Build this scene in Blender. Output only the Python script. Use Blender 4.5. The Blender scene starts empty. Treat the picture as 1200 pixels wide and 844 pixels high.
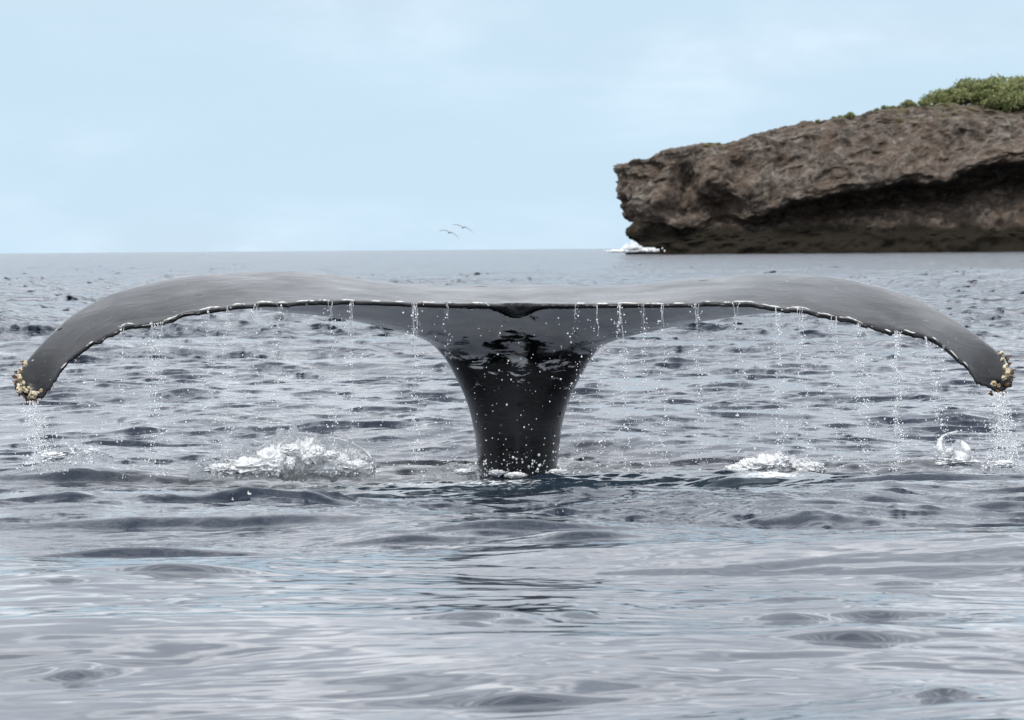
import bpy, bmesh, math, random
import numpy as np
from mathutils import Vector, Matrix

rnd = random.Random(7)
rs = np.random.RandomState(11)
scene = bpy.context.scene
C = scene.collection

# ------------------------------------------------------------------ camera
FPX = 5500.0                       # focal length in pixels of a 1200 px wide frame
CAM_H, CAM_D = 1.10, 24.0
PITCH = math.atan((422 - 292.0) / FPX)
ROLL = math.radians(0.45)
camd = bpy.data.cameras.new('camera')
cam = bpy.data.objects.new('camera', camd)
C.objects.link(cam)
camd.sensor_width = 36.0
camd.lens = FPX / 1200.0 * 36.0
camd.clip_start, camd.clip_end = 0.5, 20000.0
camd.dof.use_dof = True
camd.dof.focus_distance = 24.1
camd.dof.aperture_fstop = 17.0
M = (Matrix.Translation((0, -CAM_D, CAM_H)) @ Matrix.Rotation(math.pi / 2 - PITCH, 4, 'X')
     @ Matrix.Rotation(-ROLL, 4, 'Z'))
cam.matrix_world = M
scene.camera = cam
M3 = M.to_3x3()

def ray(px, py):
    return M3 @ Vector(((px - 600) / FPX, (422 - py) / FPX, -1.0))

def at(px, py, Y):                 # photo pixel -> world point at depth Y
    d = ray(px, py)
    t = (Y + CAM_D) / d.y
    return Vector((d.x * t, Y, CAM_H + d.z * t))

def on_sea(px, py, z=0.0):         # photo pixel -> world point on the sea
    d = ray(px, py)
    t = (z - CAM_H) / d.z
    return Vector((d.x * t, d.y * t - CAM_D, z))

# ------------------------------------------------------------------ world, sun, exposure
SUN_EL, SUN_AZ = math.radians(53), math.radians(205)    # azimuth from +Y (ahead) to +X
w = bpy.data.worlds.new('World'); scene.world = w; w.use_nodes = True
nt = w.node_tree; nt.nodes.clear()
def N(nt, t, **k):
    n = nt.nodes.new(t)
    for a, b in k.items():
        if a.startswith('_'): setattr(n, a[1:], b)
        else: n.inputs[a.replace('_', ' ')].default_value = b
    return n
def L(nt, a, b): nt.links.new(a, b)
out = N(nt, 'ShaderNodeOutputWorld')
bg = N(nt, 'ShaderNodeBackground'); bg.inputs['Strength'].default_value = 0.1
sky = N(nt, 'ShaderNodeTexSky'); sky.sky_type = 'NISHITA'; sky.sun_disc = False
sky.sun_elevation = SUN_EL; sky.sun_rotation = SUN_AZ
sky.altitude = 0; sky.air_density = 1.0; sky.dust_density = 0.6; sky.ozone_density = 1.4
tc = N(nt, 'ShaderNodeTexCoord')
lift = N(nt, 'ShaderNodeVectorMath', _operation='MULTIPLY_ADD')     # clear air down to the sea: no yellow band at the horizon
lift.inputs[1].default_value = (1, 1, .8); lift.inputs[2].default_value = (0, 0, .30)
L(nt, tc.outputs['Generated'], lift.inputs[0])
liftn = N(nt, 'ShaderNodeVectorMath', _operation='NORMALIZE'); L(nt, lift.outputs[0], liftn.inputs[0])
L(nt, liftn.outputs[0], sky.inputs['Vector'])
mp = N(nt, 'ShaderNodeMapping'); mp.inputs['Scale'].default_value = (1, 1, 4.0)
L(nt, tc.outputs['Generated'], mp.inputs['Vector'])
n1 = N(nt, 'ShaderNodeTexNoise'); n1.inputs['Scale'].default_value = 7.0
n1.inputs['Detail'].default_value = 6; n1.inputs['Roughness'].default_value = 0.55
n1.inputs['Distortion'].default_value = 0.4
L(nt, mp.outputs['Vector'], n1.inputs['Vector'])
n2 = N(nt, 'ShaderNodeTexNoise'); n2.inputs['Scale'].default_value = 2.3; n2.inputs['Detail'].default_value = 3
L(nt, mp.outputs['Vector'], n2.inputs['Vector'])
add = N(nt, 'ShaderNodeMath', _operation='MULTIPLY_ADD')
L(nt, n1.outputs['Fac'], add.inputs[0]); add.inputs[1].default_value = 0.6
L(nt, n2.outputs['Fac'], add.inputs[2])
sep = N(nt, 'ShaderNodeSeparateXYZ'); L(nt, tc.outputs['Generated'], sep.inputs[0])
elev = N(nt, 'ShaderNodeMapRange', _interpolation_type='SMOOTHSTEP')   # thin veil near the horizon, fuller deck overhead
elev.inputs['From Min'].default_value = 0.008; elev.inputs['From Max'].default_value = 0.16
elev.inputs['To Min'].default_value = -0.14; elev.inputs['To Max'].default_value = 0.42
L(nt, sep.outputs['Z'], elev.inputs['Value'])
add2 = N(nt, 'ShaderNodeMath', _operation='ADD')
L(nt, add.outputs[0], add2.inputs[0]); L(nt, elev.outputs[0], add2.inputs[1])
cov = N(nt, 'ShaderNodeMapRange', _interpolation_type='SMOOTHSTEP')
cov.inputs['From Min'].default_value = 0.55; cov.inputs['From Max'].default_value = 1.2
cov.inputs['To Min'].default_value = 0.0; cov.inputs['To Max'].default_value = 0.95
L(nt, add2.outputs[0], cov.inputs['Value'])
cloudcol = N(nt, 'ShaderNodeMix', _data_type='RGBA')
cloudcol.inputs['A'].default_value = (6.4, 6.9, 7.7, 1); cloudcol.inputs['B'].default_value = (15.5, 15.7, 16.3, 1)
cst = N(nt, 'ShaderNodeMapRange', _interpolation_type='SMOOTHSTEP'); cst.inputs['From Min'].default_value = .42; cst.inputs['From Max'].default_value = .68
mp3 = N(nt, 'ShaderNodeMapping'); mp3.inputs['Scale'].default_value = (1, 1, 2.2); L(nt, tc.outputs['Generated'], mp3.inputs['Vector'])
n3 = N(nt, 'ShaderNodeTexNoise'); n3.inputs['Scale'].default_value = 12; n3.inputs['Detail'].default_value = 5; n3.inputs['Roughness'].default_value = .55
L(nt, mp3.outputs[0], n3.inputs['Vector']); L(nt, n3.outputs['Fac'], cst.inputs['Value']); L(nt, cst.outputs[0], cloudcol.inputs['Factor'])
mixs = N(nt, 'ShaderNodeMix', _data_type='RGBA')
L(nt, cov.outputs[0], mixs.inputs['Factor'])
cie = N(nt, 'ShaderNodeMath', _operation='MULTIPLY_ADD'); L(nt, sep.outputs['Z'], cie.inputs[0]); cie.inputs[1].default_value = .7; cie.inputs[2].default_value = .86; cie.use_clamp = False   # a cloud deck brightens towards the zenith
cied = N(nt, 'ShaderNodeVectorMath', _operation='SCALE'); L(nt, cloudcol.outputs['Result'], cied.inputs[0]); L(nt, cie.outputs[0], cied.inputs['Scale'])
veil_ = N(nt, 'ShaderNodeMix', _data_type='RGBA'); veil_.inputs['Factor'].default_value = .72; veil_.inputs['B'].default_value = (5.75, 7.35, 8.25, 1)   # thin even veil over the blue
L(nt, sky.outputs['Color'], veil_.inputs['A']); L(nt, veil_.outputs['Result'], mixs.inputs['A']); L(nt, cied.outputs[0], mixs.inputs['B'])
L(nt, mixs.outputs['Result'], bg.inputs['Color']); L(nt, bg.outputs[0], out.inputs['Surface'])

sund = bpy.data.lights.new('sun', 'SUN'); sund.energy = 1.5; sund.angle = math.radians(14)
sund.color = (1.0, 0.97, 0.93)
sun = bpy.data.objects.new('sun', sund); C.objects.link(sun)
sdir = Vector((math.sin(SUN_AZ) * math.cos(SUN_EL), math.cos(SUN_AZ) * math.cos(SUN_EL), math.sin(SUN_EL)))
sun.rotation_euler = sdir.to_track_quat('Z', 'Y').to_euler()

scene.view_settings.view_transform = 'Standard'
scene.view_settings.look = 'None'
scene.view_settings.exposure = 0.37
scene.view_settings.gamma = 1.0
scene.render.engine = 'CYCLES'
scene.cycles.max_bounces = 12; scene.cycles.diffuse_bounces = 6
scene.cycles.transparent_max_bounces = 24

# ------------------------------------------------------------------ helpers
def mesh_np(name, verts, quads=None, tris=None, smooth=True):
    me = bpy.data.meshes.new(name)
    verts = np.asarray(verts, np.float32).reshape(-1, 3)
    parts, starts, tot = [], [], 0
    if quads is not None and len(quads):
        q = np.asarray(quads, np.int32).reshape(-1, 4)
        parts.append(q.ravel()); starts.append(np.arange(len(q)) * 4 + tot); tot += q.size
    if tris is not None and len(tris):
        t = np.asarray(tris, np.int32).reshape(-1, 3)
        parts.append(t.ravel()); starts.append(np.arange(len(t)) * 3 + tot); tot += t.size
    loops = np.concatenate(parts).astype(np.int32); st = np.concatenate(starts).astype(np.int32)
    me.vertices.add(len(verts)); me.vertices.foreach_set('co', verts.ravel())
    me.loops.add(len(loops)); me.loops.foreach_set('vertex_index', loops)
    me.polygons.add(len(st)); me.polygons.foreach_set('loop_start', st)
    me.update(calc_edges=True); me.validate()
    me.polygons.foreach_set('use_smooth', np.full(len(me.polygons), smooth, bool))
    return me

def grid_quads(nr, nc, wrap=False):
    i = np.arange(nr - 1)[:, None]; j = np.arange(nc if wrap else nc - 1)[None, :]
    j2 = (j + 1) % nc
    return np.stack([i * nc + j, i * nc + j2, (i + 1) * nc + j2, (i + 1) * nc + j], -1).reshape(-1, 4)

def obj(name, me, mat=None, parent=None):
    o = bpy.data.objects.new(name, me); C.objects.link(o)
    if mat is not None and not me.materials: me.materials.append(mat)
    if parent is not None: o.parent = parent
    return o

def tag(o, label=None, cat=None, group=None, kind=None):
    if label: o['label'] = label
    if cat: o['category'] = cat
    if group: o['group'] = group
    if kind: o['kind'] = kind
    return o

def empty(name, loc):
    o = bpy.data.objects.new(name, None); C.objects.link(o); o.location = loc
    return o

# Perlin noise in numpy
_perm = rs.permutation(256); _perm = np.concatenate([_perm, _perm, _perm])
_g = rs.normal(size=(256, 3)); _g /= np.linalg.norm(_g, axis=1)[:, None]
def perlin(p):
    p = np.asarray(p, float); sh = p.shape[:-1]; p = p.reshape(-1, 3)
    i = np.floor(p).astype(int); f = p - i; i &= 255
    u = f * f * f * (f * (f * 6 - 15) + 10); r = np.zeros(len(p))
    for a in (0, 1):
        for b in (0, 1):
            for c in (0, 1):
                h = _perm[_perm[_perm[i[:, 0] + a] + i[:, 1] + b] + i[:, 2] + c]
                g = _g[h]
                dt = g[:, 0] * (f[:, 0] - a) + g[:, 1] * (f[:, 1] - b) + g[:, 2] * (f[:, 2] - c)
                r += dt * (u[:, 0] if a else 1 - u[:, 0]) * (u[:, 1] if b else 1 - u[:, 1]) * (u[:, 2] if c else 1 - u[:, 2])
    return r.reshape(sh)
def fbm(p, oct=4, gain=0.5, lac=2.03, ridged=False):
    p = np.asarray(p, float); r = 0; a = 1.0
    for k in range(oct):
        v = perlin(p + 17.3 * k)
        r = r + a * ((0.5 - np.abs(v) * 2) if ridged else v)
        p = p * lac; a *= gain
    return r

def new_mat(name):
    m = bpy.data.materials.new(name); m.use_nodes = True
    nt = m.node_tree
    return m, nt, nt.nodes['Principled BSDF'], nt.nodes['Material Output']

# ------------------------------------------------------------------ sea
def tile(n, size, lo, hi, wind, spread, seed, power=4.0):
    """one band of a wind-driven sea as a tiling height map, unit rms slope, with choppy offsets"""
    r = np.random.RandomState(seed)
    k1 = np.fft.fftfreq(n, size / n) * 2 * np.pi
    kx, ky = np.meshgrid(k1, k1, indexing='ij'); k = np.hypot(kx, ky); k[0, 0] = 1e-6
    lam = 2 * np.pi / k
    cosd = (kx * math.cos(wind) + ky * math.sin(wind)) / k
    amp = k ** (-power / 2) * (np.abs(cosd) ** spread + 0.03)
    win = (lam < hi) & (lam > lo)
    spec = amp * win * (r.normal(size=(n, n)) + 1j * r.normal(size=(n, n)))
    spec[0, 0] = 0
    h = np.fft.ifft2(spec).real
    dx = np.fft.ifft2(-1j * kx / k * spec).real; dy = np.fft.ifft2(-1j * ky / k * spec).real
    sx = np.fft.ifft2(1j * kx * spec).real; sy = np.fft.ifft2(1j * ky * spec).real
    s = math.sqrt((sx ** 2 + sy ** 2).mean())
    return (h / s).astype(np.float32), (dx / s).astype(np.float32), (dy / s).astype(np.float32), size

def samp(t, x, y, ang, off):
    h, dx, dy, size = t; n = h.shape[0]
    c, s = math.cos(ang), math.sin(ang)
    u = ((x * c + y * s + off) / size * n); v = ((-x * s + y * c + off * 1.7) / size * n)
    iu = np.floor(u).astype(int); iv = np.floor(v).astype(int); fu = u - iu; fv = v - iv
    iu %= n; iv %= n; iu2 = (iu + 1) % n; iv2 = (iv + 1) % n
    def bl(a):
        return (a[iu, iv] * (1 - fu) + a[iu2, iv] * fu) * (1 - fv) + (a[iu, iv2] * (1 - fu) + a[iu2, iv2] * fu) * fv
    H, X, Y = bl(h), bl(dx), bl(dy)
    return H, X * c - Y * s, X * s + Y * c

# bands: (tile, lower wavelength, angle, offset)
W = math.radians(-96)
BANDS = [
    (tile(256, 90.0, 4.5, 14.0, W + .10, 3.0, 1), 4.5, 0.0, 3.1),
    (tile(512, 47.0, 1.3, 4.5, W - .15, 2.0, 2), 1.3, 0.03, 11.0),
    (tile(512, 23.0, 0.34, 1.3, W + .2, 0.9, 3, 3.2), 0.34, -0.05, 5.0),
    (tile(1024, 15.0, 0.075, 0.34, W, 0.5, 4, 3.6), 0.075, 0.02, 2.0),
    (tile(1024, 15.0, 0.07, 0.36, W + .12, 7.0, 5, 3.4), 0.07, 0.04, 7.0),
]
def sstep(a, b, x):
    t = np.clip((x - a) / (b - a), 0, 1); return t * t * (3 - 2 * t)

# hand-placed wavelets: photo pixel of the dark face, half width px, height m, face length m
WAVELETS = [
    (210, 694, 62, .032, .16), (102, 786, 24, .022, .12), (160, 654, 120, .060, .24), (545, 748, 38, .020, .14), (598, 751, 22, .016, .12),
    (672, 741, 26, .018, .14), (925, 738, 40, .026, .15), (1030, 734, 36, .026, .15), (1000, 765, 52, .030, .17), (625, 811, 62, .030, .18),
    (1120, 819, 34, .032, .15), (75, 705, 30, .016, .12), (690, 641, 60, .045, .22), (470, 640, 70, .045, .22), (620, 634, 110, .050, .22),
    (90, 545, 62, .075, .26), (40, 562, 60, .045, .2), (130, 572, 80, .040, .2), (1070, 562, 110, .075, .3), (1025, 583, 30, .050, .2),
    (945, 596, 50, .040, .2), (545, 558, 130, .022, .16), (700, 556, 70, .02, .16), (750, 572, 60, .03, .16), (880, 560, 60, .04, .2),
    (440, 610, 60, .025, .14), (300, 600, 90, .025, .14), (640, 600, 70, .02, .12), (1180, 585, 30, .03, .14), (1150, 735, 30, .012, .12),
    (700, 670, 40, .012, .1), (1050, 690, 30, .012, .12), (200, 625, 200, .045, .3),
]
def sea(x, y, spacing):
    d = y + CAM_D
    patch = 0.75 + 1.5 * fbm(np.stack([x * .9, y * .35, x * 0 + 3.3], -1), 3)
    patch = np.clip(patch, 0.2, 1.7)
    chop = 0.10 + 0.90 * sstep(15.2, 19.5, d + 1.6 * perlin(np.stack([x * .5, y * .3, x * 0], -1)))
    wash = np.exp(-((x + 0.15) / 2.6) ** 2 - ((y + 0.25) / 0.9) ** 2)
    amps = [0.038 + 0 * x,
            0.044 + 0.012 * chop,
            (0.020 + 0.038 * chop * patch),
            (0.009 + 0.090 * chop * patch + 0.25 * wash),
            0.085 * np.clip(1.15 - chop, 0, 1) * np.clip(.35 + 1.6 * fbm(np.stack([x * .35, y * .9, x * 0 + 7.7], -1), 3), .4, 1.2)]
    h = 0 * x; ox = 0 * x; oy = 0 * x
    for (t, lo, ang, off), a in zip(BANDS, amps):
        wgt = a * np.clip(1.6 - 1.5 * spacing / lo, 0.0, 1) 
        H, X, Y = samp(t, x, y, ang, off)
        h = h + wgt * H; ox = ox + 1.0 * wgt * X; oy = oy + 1.0 * wgt * Y
    near = (d > 8) & (d < 27) & (np.abs(x) < 5)
    xn, yn = x[near], y[near]; hn = np.zeros_like(xn)
    wob = perlin(np.stack([xn * 2.2, yn * .7, xn * 0 + 9], -1))
    for (px, py, hw, A, ln) in WAVELETS:
        p = on_sea(px, py); sc = (p.y + CAM_D) / FPX
        wx = hw * sc * .95; ln = ln * .26
        dx = (xn - p.x) / wx; dy = yn - p.y + 0.16 * wob * ln / .16 * .5 + 0.05 * dx * dx * ln
        fan = 1 + np.clip(dy / (ln * 4.5), 0, 6)
        prof = np.where(dy < ln, sstep(-ln * .5, ln, dy), np.exp(-((dy - ln) / (ln * 13.0)) ** 2))
        hn += .82 * A * np.exp(-np.abs(dx / fan) ** 2) * prof
    h[near] += hn
    h = h + .17 * fbm(np.stack([x / 3.6, y / 11, x * 0 + 5], -1), 2) * sstep(70, 300, d) * (spacing < 90)
    h = h + 0.008 * np.exp(-((x + 0.1) / 1.6) ** 2 - ((y + 0.2) / 1.0) ** 2)
    return h, ox, oy

rows = [-600, -200, -60, -20, -8, -3, 0.5, 2, 4, 5.5, 6.5, 7.3, 8, 8.6]
d = 9.0
while d < 9000:
    rows.append(d); d += (max(0.030 if d < 16 else .0215, 0.42 * d * d / (CAM_H * FPX) * (.30 + .70 * min(1, max(0, (d - 42) / 40)))) if d < 1500 else d * .3)
rows.append(12000.0)
rows = np.array(rows)
dense = np.linspace(-.132, .132, 540)
outer = np.array([.15, .18, .22, .3, .45, .8, 1.6])
u = np.concatenate([-outer[::-1], dense, outer])
base_w = np.maximum(rows, 0) + 1.0
X = u[None, :] * base_w[:, None]
Y = (rows - CAM_D)[:, None] + 0 * X
X = np.concatenate([X[:, :1] - 600 - np.abs(rows)[:, None], X, X[:, -1:] + 600 + np.abs(rows)[:, None]], 1)
Y = np.concatenate([Y[:, :1], Y, Y[:, -1:]], 1)
nr, nc = X.shape
sp = np.gradient(rows)[:, None] * np.ones((1, nc))
sp[:, :8] = 99; sp[:, -8:] = 99; sp[rows < 9] = 99; sp[-6:] = 999
hz, ox, oy = sea(X, Y, sp)
# short steep wavelets scattered over the wind-ruffled water, each with its own crest
for _ in range(12500):
    far_ = _ >= 7400
    dd = 1 / rnd.uniform(1 / 420, 1 / 62) if far_ else math.sqrt(rnd.uniform(16.2 ** 2, 64 ** 2)) if rnd.random() < .6 else rnd.uniform(16.2, 50)
    xx = rnd.uniform(-.15, .15) * dd
    A = min(.026, .0056 * math.exp(rnd.gauss(0, .6))) * (1 + .5 * min(1, (dd - 20) / 60)); wx = A * rnd.uniform(8, 19) * .8
    if abs(xx + .1) < 2.5 and 22.5 < dd < 24.7: continue
    if far_: A = rnd.uniform(.007, .019); wx = A * rnd.uniform(9, 20)
    sp0 = max(.05, np.interp(dd, rows[20:-8], np.diff(rows)[20:-7]))
    i0 = np.searchsorted(rows, dd - max(.6, 3 * sp0)); i1 = np.searchsorted(rows, dd + max(1.6, 10 * sp0))
    if dd < 19.5:
        if rnd.random() < .45: continue
        A *= (dd - 15.7) / 3.8
    j0 = np.searchsorted(u, (xx - 2.6 * wx) / (dd + 1)) + 1; j1 = np.searchsorted(u, (xx + 2.6 * wx) / (dd + 1)) + 1
    if j1 - j0 < 2 or i1 - i0 < 2: continue
    spc = rows[i0 + 1] - rows[i0]; ln = max(A * 1.1, 1.05 * spc)
    dx = (X[i0:i1, j0:j1] - xx) / wx; dy = rows[i0:i1, None] - dd + ln * .6 * dx * dx * rnd.uniform(-.2, 1) + ln * rnd.uniform(-1.2, 1.2) * dx + ln * .7 * np.sin(dx * rnd.uniform(2, 5) + rnd.random() * 6)
    prof = np.where(dy < ln, sstep(-ln * .3, ln, dy), np.exp(-((dy - ln) / (ln * 8)) ** 2)) - .12 * np.exp(-((dy + ln * 1.5) / (2 * ln)) ** 2)
    amp_ = A * np.exp(-np.abs(dx) ** 1.7) * prof; hz[i0:i1, j0:j1] += amp_; oy[i0:i1, j0:j1] -= (.7 if far_ else .66) * ln * np.clip(amp_ / A, 0, 1)
hz[:, [0, -1]] = 0
V = np.stack([X + ox, Y + oy, hz], -1)
sea_me = mesh_np('sea', V, grid_quads(nr, nc))
# foam: where the tail has churned the water (an amount per vertex)
def blob(px, py, rx, ry):
    p = on_sea(px, py); sc = (p.y + CAM_D) / FPX; scy = (p.y + CAM_D) ** 2 / (CAM_H * FPX)
    return np.exp(-((X - p.x) / (rx * sc)) ** 2 - ((Y - p.y) / (ry * scy)) ** 2)
foam = np.clip(0.48 * blob(345, 548, 105, 9) + .42 * blob(600, 554, 80, 6) + .56 * blob(910, 553, 62, 7)
        + .34 * blob(480, 553, 90, 6) + .32 * blob(760, 556, 80, 6) + .4 * blob(1122, 540, 26, 6) + .4 * blob(60, 540, 40, 6)
        + .5 * blob(110, 531, 30, 4) + .35 * blob(1170, 545, 30, 6), 0, 1)
churn = np.clip(blob(600, 560, 230, 16) + .6 * blob(330, 556, 160, 14) + .8 * blob(900, 560, 110, 14), 0, 1)
chopA = (0.06 + .94 * sstep(15.0, 19.5, rows))[:, None] * np.ones((1, nc)); farA = sstep(26, 75, rows)[:, None] * np.ones((1, nc))
for nm, arr in (('foam', foam), ('churn', churn), ('chop', chopA), ('far', farA)):
    a = sea_me.attributes.new(nm, 'FLOAT', 'POINT'); a.data.foreach_set('value', arr.astype(np.float32).ravel())

m_sea, nt, bs, mo = new_mat('sea_water')
bs.inputs['Roughness'].default_value = 0.06
bs.inputs['IOR'].default_value = 1.333
geo = N(nt, 'ShaderNodeNewGeometry')
at_f = N(nt, 'ShaderNodeAttribute', _attribute_name='foam'); at_c = N(nt, 'ShaderNodeAttribute', _attribute_name='churn')
cw = N(nt, 'ShaderNodeMix', _data_type='RGBA'); cw.inputs['A'].default_value = (.009, .016, .029, 1); cw.inputs['B'].default_value = (.011, .021, .030, 1)
L(nt, at_c.outputs['Fac'], cw.inputs['Factor'])
fn = N(nt, 'ShaderNodeTexNoise'); fn.inputs['Scale'].default_value = 24; fn.inputs['Detail'].default_value = 8; fn.inputs['Roughness'].default_value = .68
fn.inputs['Distortion'].default_value = 1.2
L(nt, geo.outputs['Position'], fn.inputs['Vector'])
fs = N(nt, 'ShaderNodeMath', _operation='ADD'); L(nt, fn.outputs['Fac'], fs.inputs[0]); L(nt, at_f.outputs['Fac'], fs.inputs[1])
fr = N(nt, 'ShaderNodeMapRange', _interpolation_type='SMOOTHSTEP'); L(nt, fs.outputs[0], fr.inputs['Value'])
fr.inputs['From Min'].default_value = .86; fr.inputs['From Max'].default_value = 1.12
cf = N(nt, 'ShaderNodeMix', _data_type='RGBA'); L(nt, fr.outputs[0], cf.inputs['Factor'])
L(nt, cw.outputs['Result'], cf.inputs['A']); cf.inputs['B'].default_value = (.82, .85, .87, 1)
L(nt, cf.outputs['Result'], bs.inputs['Base Color'])
rr = N(nt, 'ShaderNodeMapRange'); L(nt, fr.outputs[0], rr.inputs['Value']); rr.inputs['To Max'].default_value = .7
at_ch = N(nt, 'ShaderNodeAttribute', _attribute_name='chop'); at_fa = N(nt, 'ShaderNodeAttribute', _attribute_name='far')
rf = N(nt, 'ShaderNodeMapRange'); L(nt, at_fa.outputs['Fac'], rf.inputs['Value']); rf.inputs['To Min'].default_value = .05; rf.inputs['To Max'].default_value = .12; L(nt, rf.outputs[0], rr.inputs['To Min'])
L(nt, rr.outputs[0], bs.inputs['Roughness'])
# fine ripples as relief
bn = N(nt, 'ShaderNodeTexNoise'); bn.inputs['Scale'].default_value = 5.5; bn.inputs['Detail'].default_value = 5; bn.inputs['Roughness'].default_value = .5
mpb = N(nt, 'ShaderNodeMapping'); mpb.inputs['Scale'].default_value = (.8, 1, 1); mpb.inputs['Rotation'].default_value = (0, 0, .12)
L(nt, geo.outputs['Position'], mpb.inputs['Vector']); L(nt, mpb.outputs[0], bn.inputs['Vector'])
bn2 = N(nt, 'ShaderNodeTexNoise'); bn2.inputs['Scale'].default_value = 1.0; bn2.inputs['Detail'].default_value = 4
L(nt, mpb.outputs[0], bn2.inputs['Vector'])
b1 = N(nt, 'ShaderNodeBump'); b1.inputs['Strength'].default_value = 1; b1.inputs['Distance'].default_value = .014
b2 = N(nt, 'ShaderNodeBump'); b2.inputs['Strength'].default_value = 1; b2.inputs['Distance'].default_value = .5
L(nt, bn.outputs['Fac'], b1.inputs['Height']); L(nt, bn2.outputs['Fac'], b2.inputs['Height'])
L(nt, at_fa.outputs['Fac'], b2.inputs['Strength']); L(nt, at_ch.outputs['Fac'], b1.inputs['Strength']); L(nt, b2.outputs[0], b1.inputs['Normal']); mpr = N(nt, 'ShaderNodeMapping'); mpr.inputs['Scale'].default_value = (.22, 1, 1); mpr.inputs['Rotation'].default_value = (0, 0, -.14); L(nt, geo.outputs['Position'], mpr.inputs['Vector'])
bn3 = N(nt, 'ShaderNodeTexNoise'); bn3.noise_type = 'RIDGED_MULTIFRACTAL'; bn3.inputs['Scale'].default_value = 2.6; bn3.inputs['Detail'].default_value = 2.5; bn3.inputs['Distortion'].default_value = .7; L(nt, mpr.outputs[0], bn3.inputs['Vector'])
pm = N(nt, 'ShaderNodeTexNoise'); pm.inputs['Scale'].default_value = .9; pm.inputs['Detail'].default_value = 2; L(nt, mpr.outputs[0], pm.inputs['Vector'])
pmr = N(nt, 'ShaderNodeMapRange', _interpolation_type='SMOOTHSTEP'); pmr.inputs['From Min'].default_value = .42; pmr.inputs['From Max'].default_value = .62; L(nt, pm.outputs['Fac'], pmr.inputs['Value'])
b3 = N(nt, 'ShaderNodeBump'); b3.inputs['Distance'].default_value = .011; L(nt, pmr.outputs[0], b3.inputs['Strength']); L(nt, bn3.outputs['Fac'], b3.inputs['Height'])
L(nt, b1.outputs[0], b3.inputs['Normal']); L(nt, b3.outputs[0], bs.inputs['Normal'])
sea_o = tag(obj('sea', sea_me, m_sea), kind='structure')

# ------------------------------------------------------------------ headland
HY = 800.0
def tab(x, pts):
    xs, ys = zip(*pts); return np.interp(x, xs, ys)
def zpy(px, py):
    return np.array([at(a, b, HY).z for a, b in zip(np.ravel(px), np.ravel(py))])
TOP = [(715, 203), (722, 198), (730, 190), (745, 186), (760, 181), (778, 174), (800, 170), (830, 168), (868, 165), (880, 160), (890, 156), (912, 150), (930, 145), (945, 142), (985, 138), (1010, 133),
       (1030, 128), (1060, 124), (1075, 122), (1110, 119), (1150, 120), (1200, 124), (1300, 126), (1500, 140)]
CTOP = [(715, 246), (724, 248), (745, 260), (775, 262), (800, 272), (830, 258), (850, 252), (875, 258), (890, 257), (930, 240), (985, 228), (1012, 227), (1035, 221), (1060, 215), (1090, 217), (1110, 215), (1130, 205), (1150, 198), (1170, 194), (1200, 193), (1300, 196), (1500, 200)]
CBOT = [(715, 276), (745, 275), (800, 281), (850, 270), (885, 271), (930, 268), (985, 258), (1060, 249), (1110, 246), (1150, 240), (1200, 235), (1500, 235)]
DEP = [(715, 3.4), (745, 4.2), (800, 2.4), (850, 3.5), (885, 7.0), (930, 10), (985, 12), (1060, 13), (1200, 14), (1500, 13)]
# plan: hidden flank, nose, front
xn0 = at(722, 240, HY + 12).x
path = [(xn0 + 34, HY + 95), (xn0 + 12, HY + 55), (xn0 + 3, HY + 30), (xn0 + .0, HY + 17), (xn0 + .6, HY + 9), (xn0 + 3.2, HY + 4.2), (xn0 + 8, HY + 1.6), (xn0 + 16, HY + .4), (xn0 + 30, HY), (xn0 + 60, HY - 1), (xn0 + 125, HY + 2)]
path = np.array(path)
def resample(P, n):
    P = np.asarray(P, float)
    for _ in range(2):
        Q = [P[0]]
        for a, b in zip(P[:-1], P[1:]): Q += [a * .75 + b * .25, a * .25 + b * .75]
        P = np.array(Q + [P[-1]])
    s = np.concatenate([[0], np.cumsum(np.hypot(*np.diff(P, axis=0).T))])
    t = np.linspace(0, s[-1], n)
    return np.stack([np.interp(t, s, P[:, 0]), np.interp(t, s, P[:, 1])], -1)
NU = 560
pl = resample(path, NU)
tg = np.gradient(pl, axis=0); tg /= np.linalg.norm(tg, axis=1)[:, None]
nrm = np.stack([tg[:, 1], -tg[:, 0]], -1)      # outward (towards the sea)
pxu = 600 + pl[:, 0] / (HY + CAM_D) * FPX
pxu = np.clip(pxu, 722, 1500)
zt = zpy(pxu, tab(pxu, TOP)); zc = zpy(pxu, tab(pxu, CTOP)); zb = zpy(pxu, tab(pxu, CBOT)); dp = tab(pxu, DEP)
zl = zpy(pxu, tab(pxu, [(715, 284), (850, 281), (985, 275), (1200, 270), (1500, 272)]))
one = np.ones(NU)
slope_back = tab(pxu, [(715, 1.0), (745, 2.0), (800, 4), (900, 8), (1000, 11), (1200, 15), (1500, 15)])
lip = tab(pxu, [(722, 0), (870, .2), (930, 1.6), (1500, 2.4)])
led = tab(pxu, [(722, -3.6), (735, -3.0), (765, -.6), (800, 0), (1500, 0)])
ctrl = [  # (offset outward, z, rows up to the next)
    (led + 1.6, -2.5 * one, 4), (led + 1.2, .4 * one, 6), (led + .6, zl * .75, 8), (led - .9, zl, 12),
    (-1.0 - .22 * dp, zb, 14), (-dp, zb * .35 + zc * .65, 14), (-.75 * dp, zc - .25, 8), (.6 + lip, zc + .35, 8),
    (1.4 + lip, zc + 1.6, 16), (1.0 - .18 * slope_back, zc * .6 + zt * .4, 22), (-.15 - .55 * slope_back, zc * .22 + zt * .78, 22), (-slope_back, zt - .3, 8),
    (-slope_back - 1.2, zt, 12), (-slope_back - 6, zt - .3, 8), (-slope_back - 16, zt - 1.2, 4), (-slope_back - 30, zt * .8, 0)]
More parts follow.
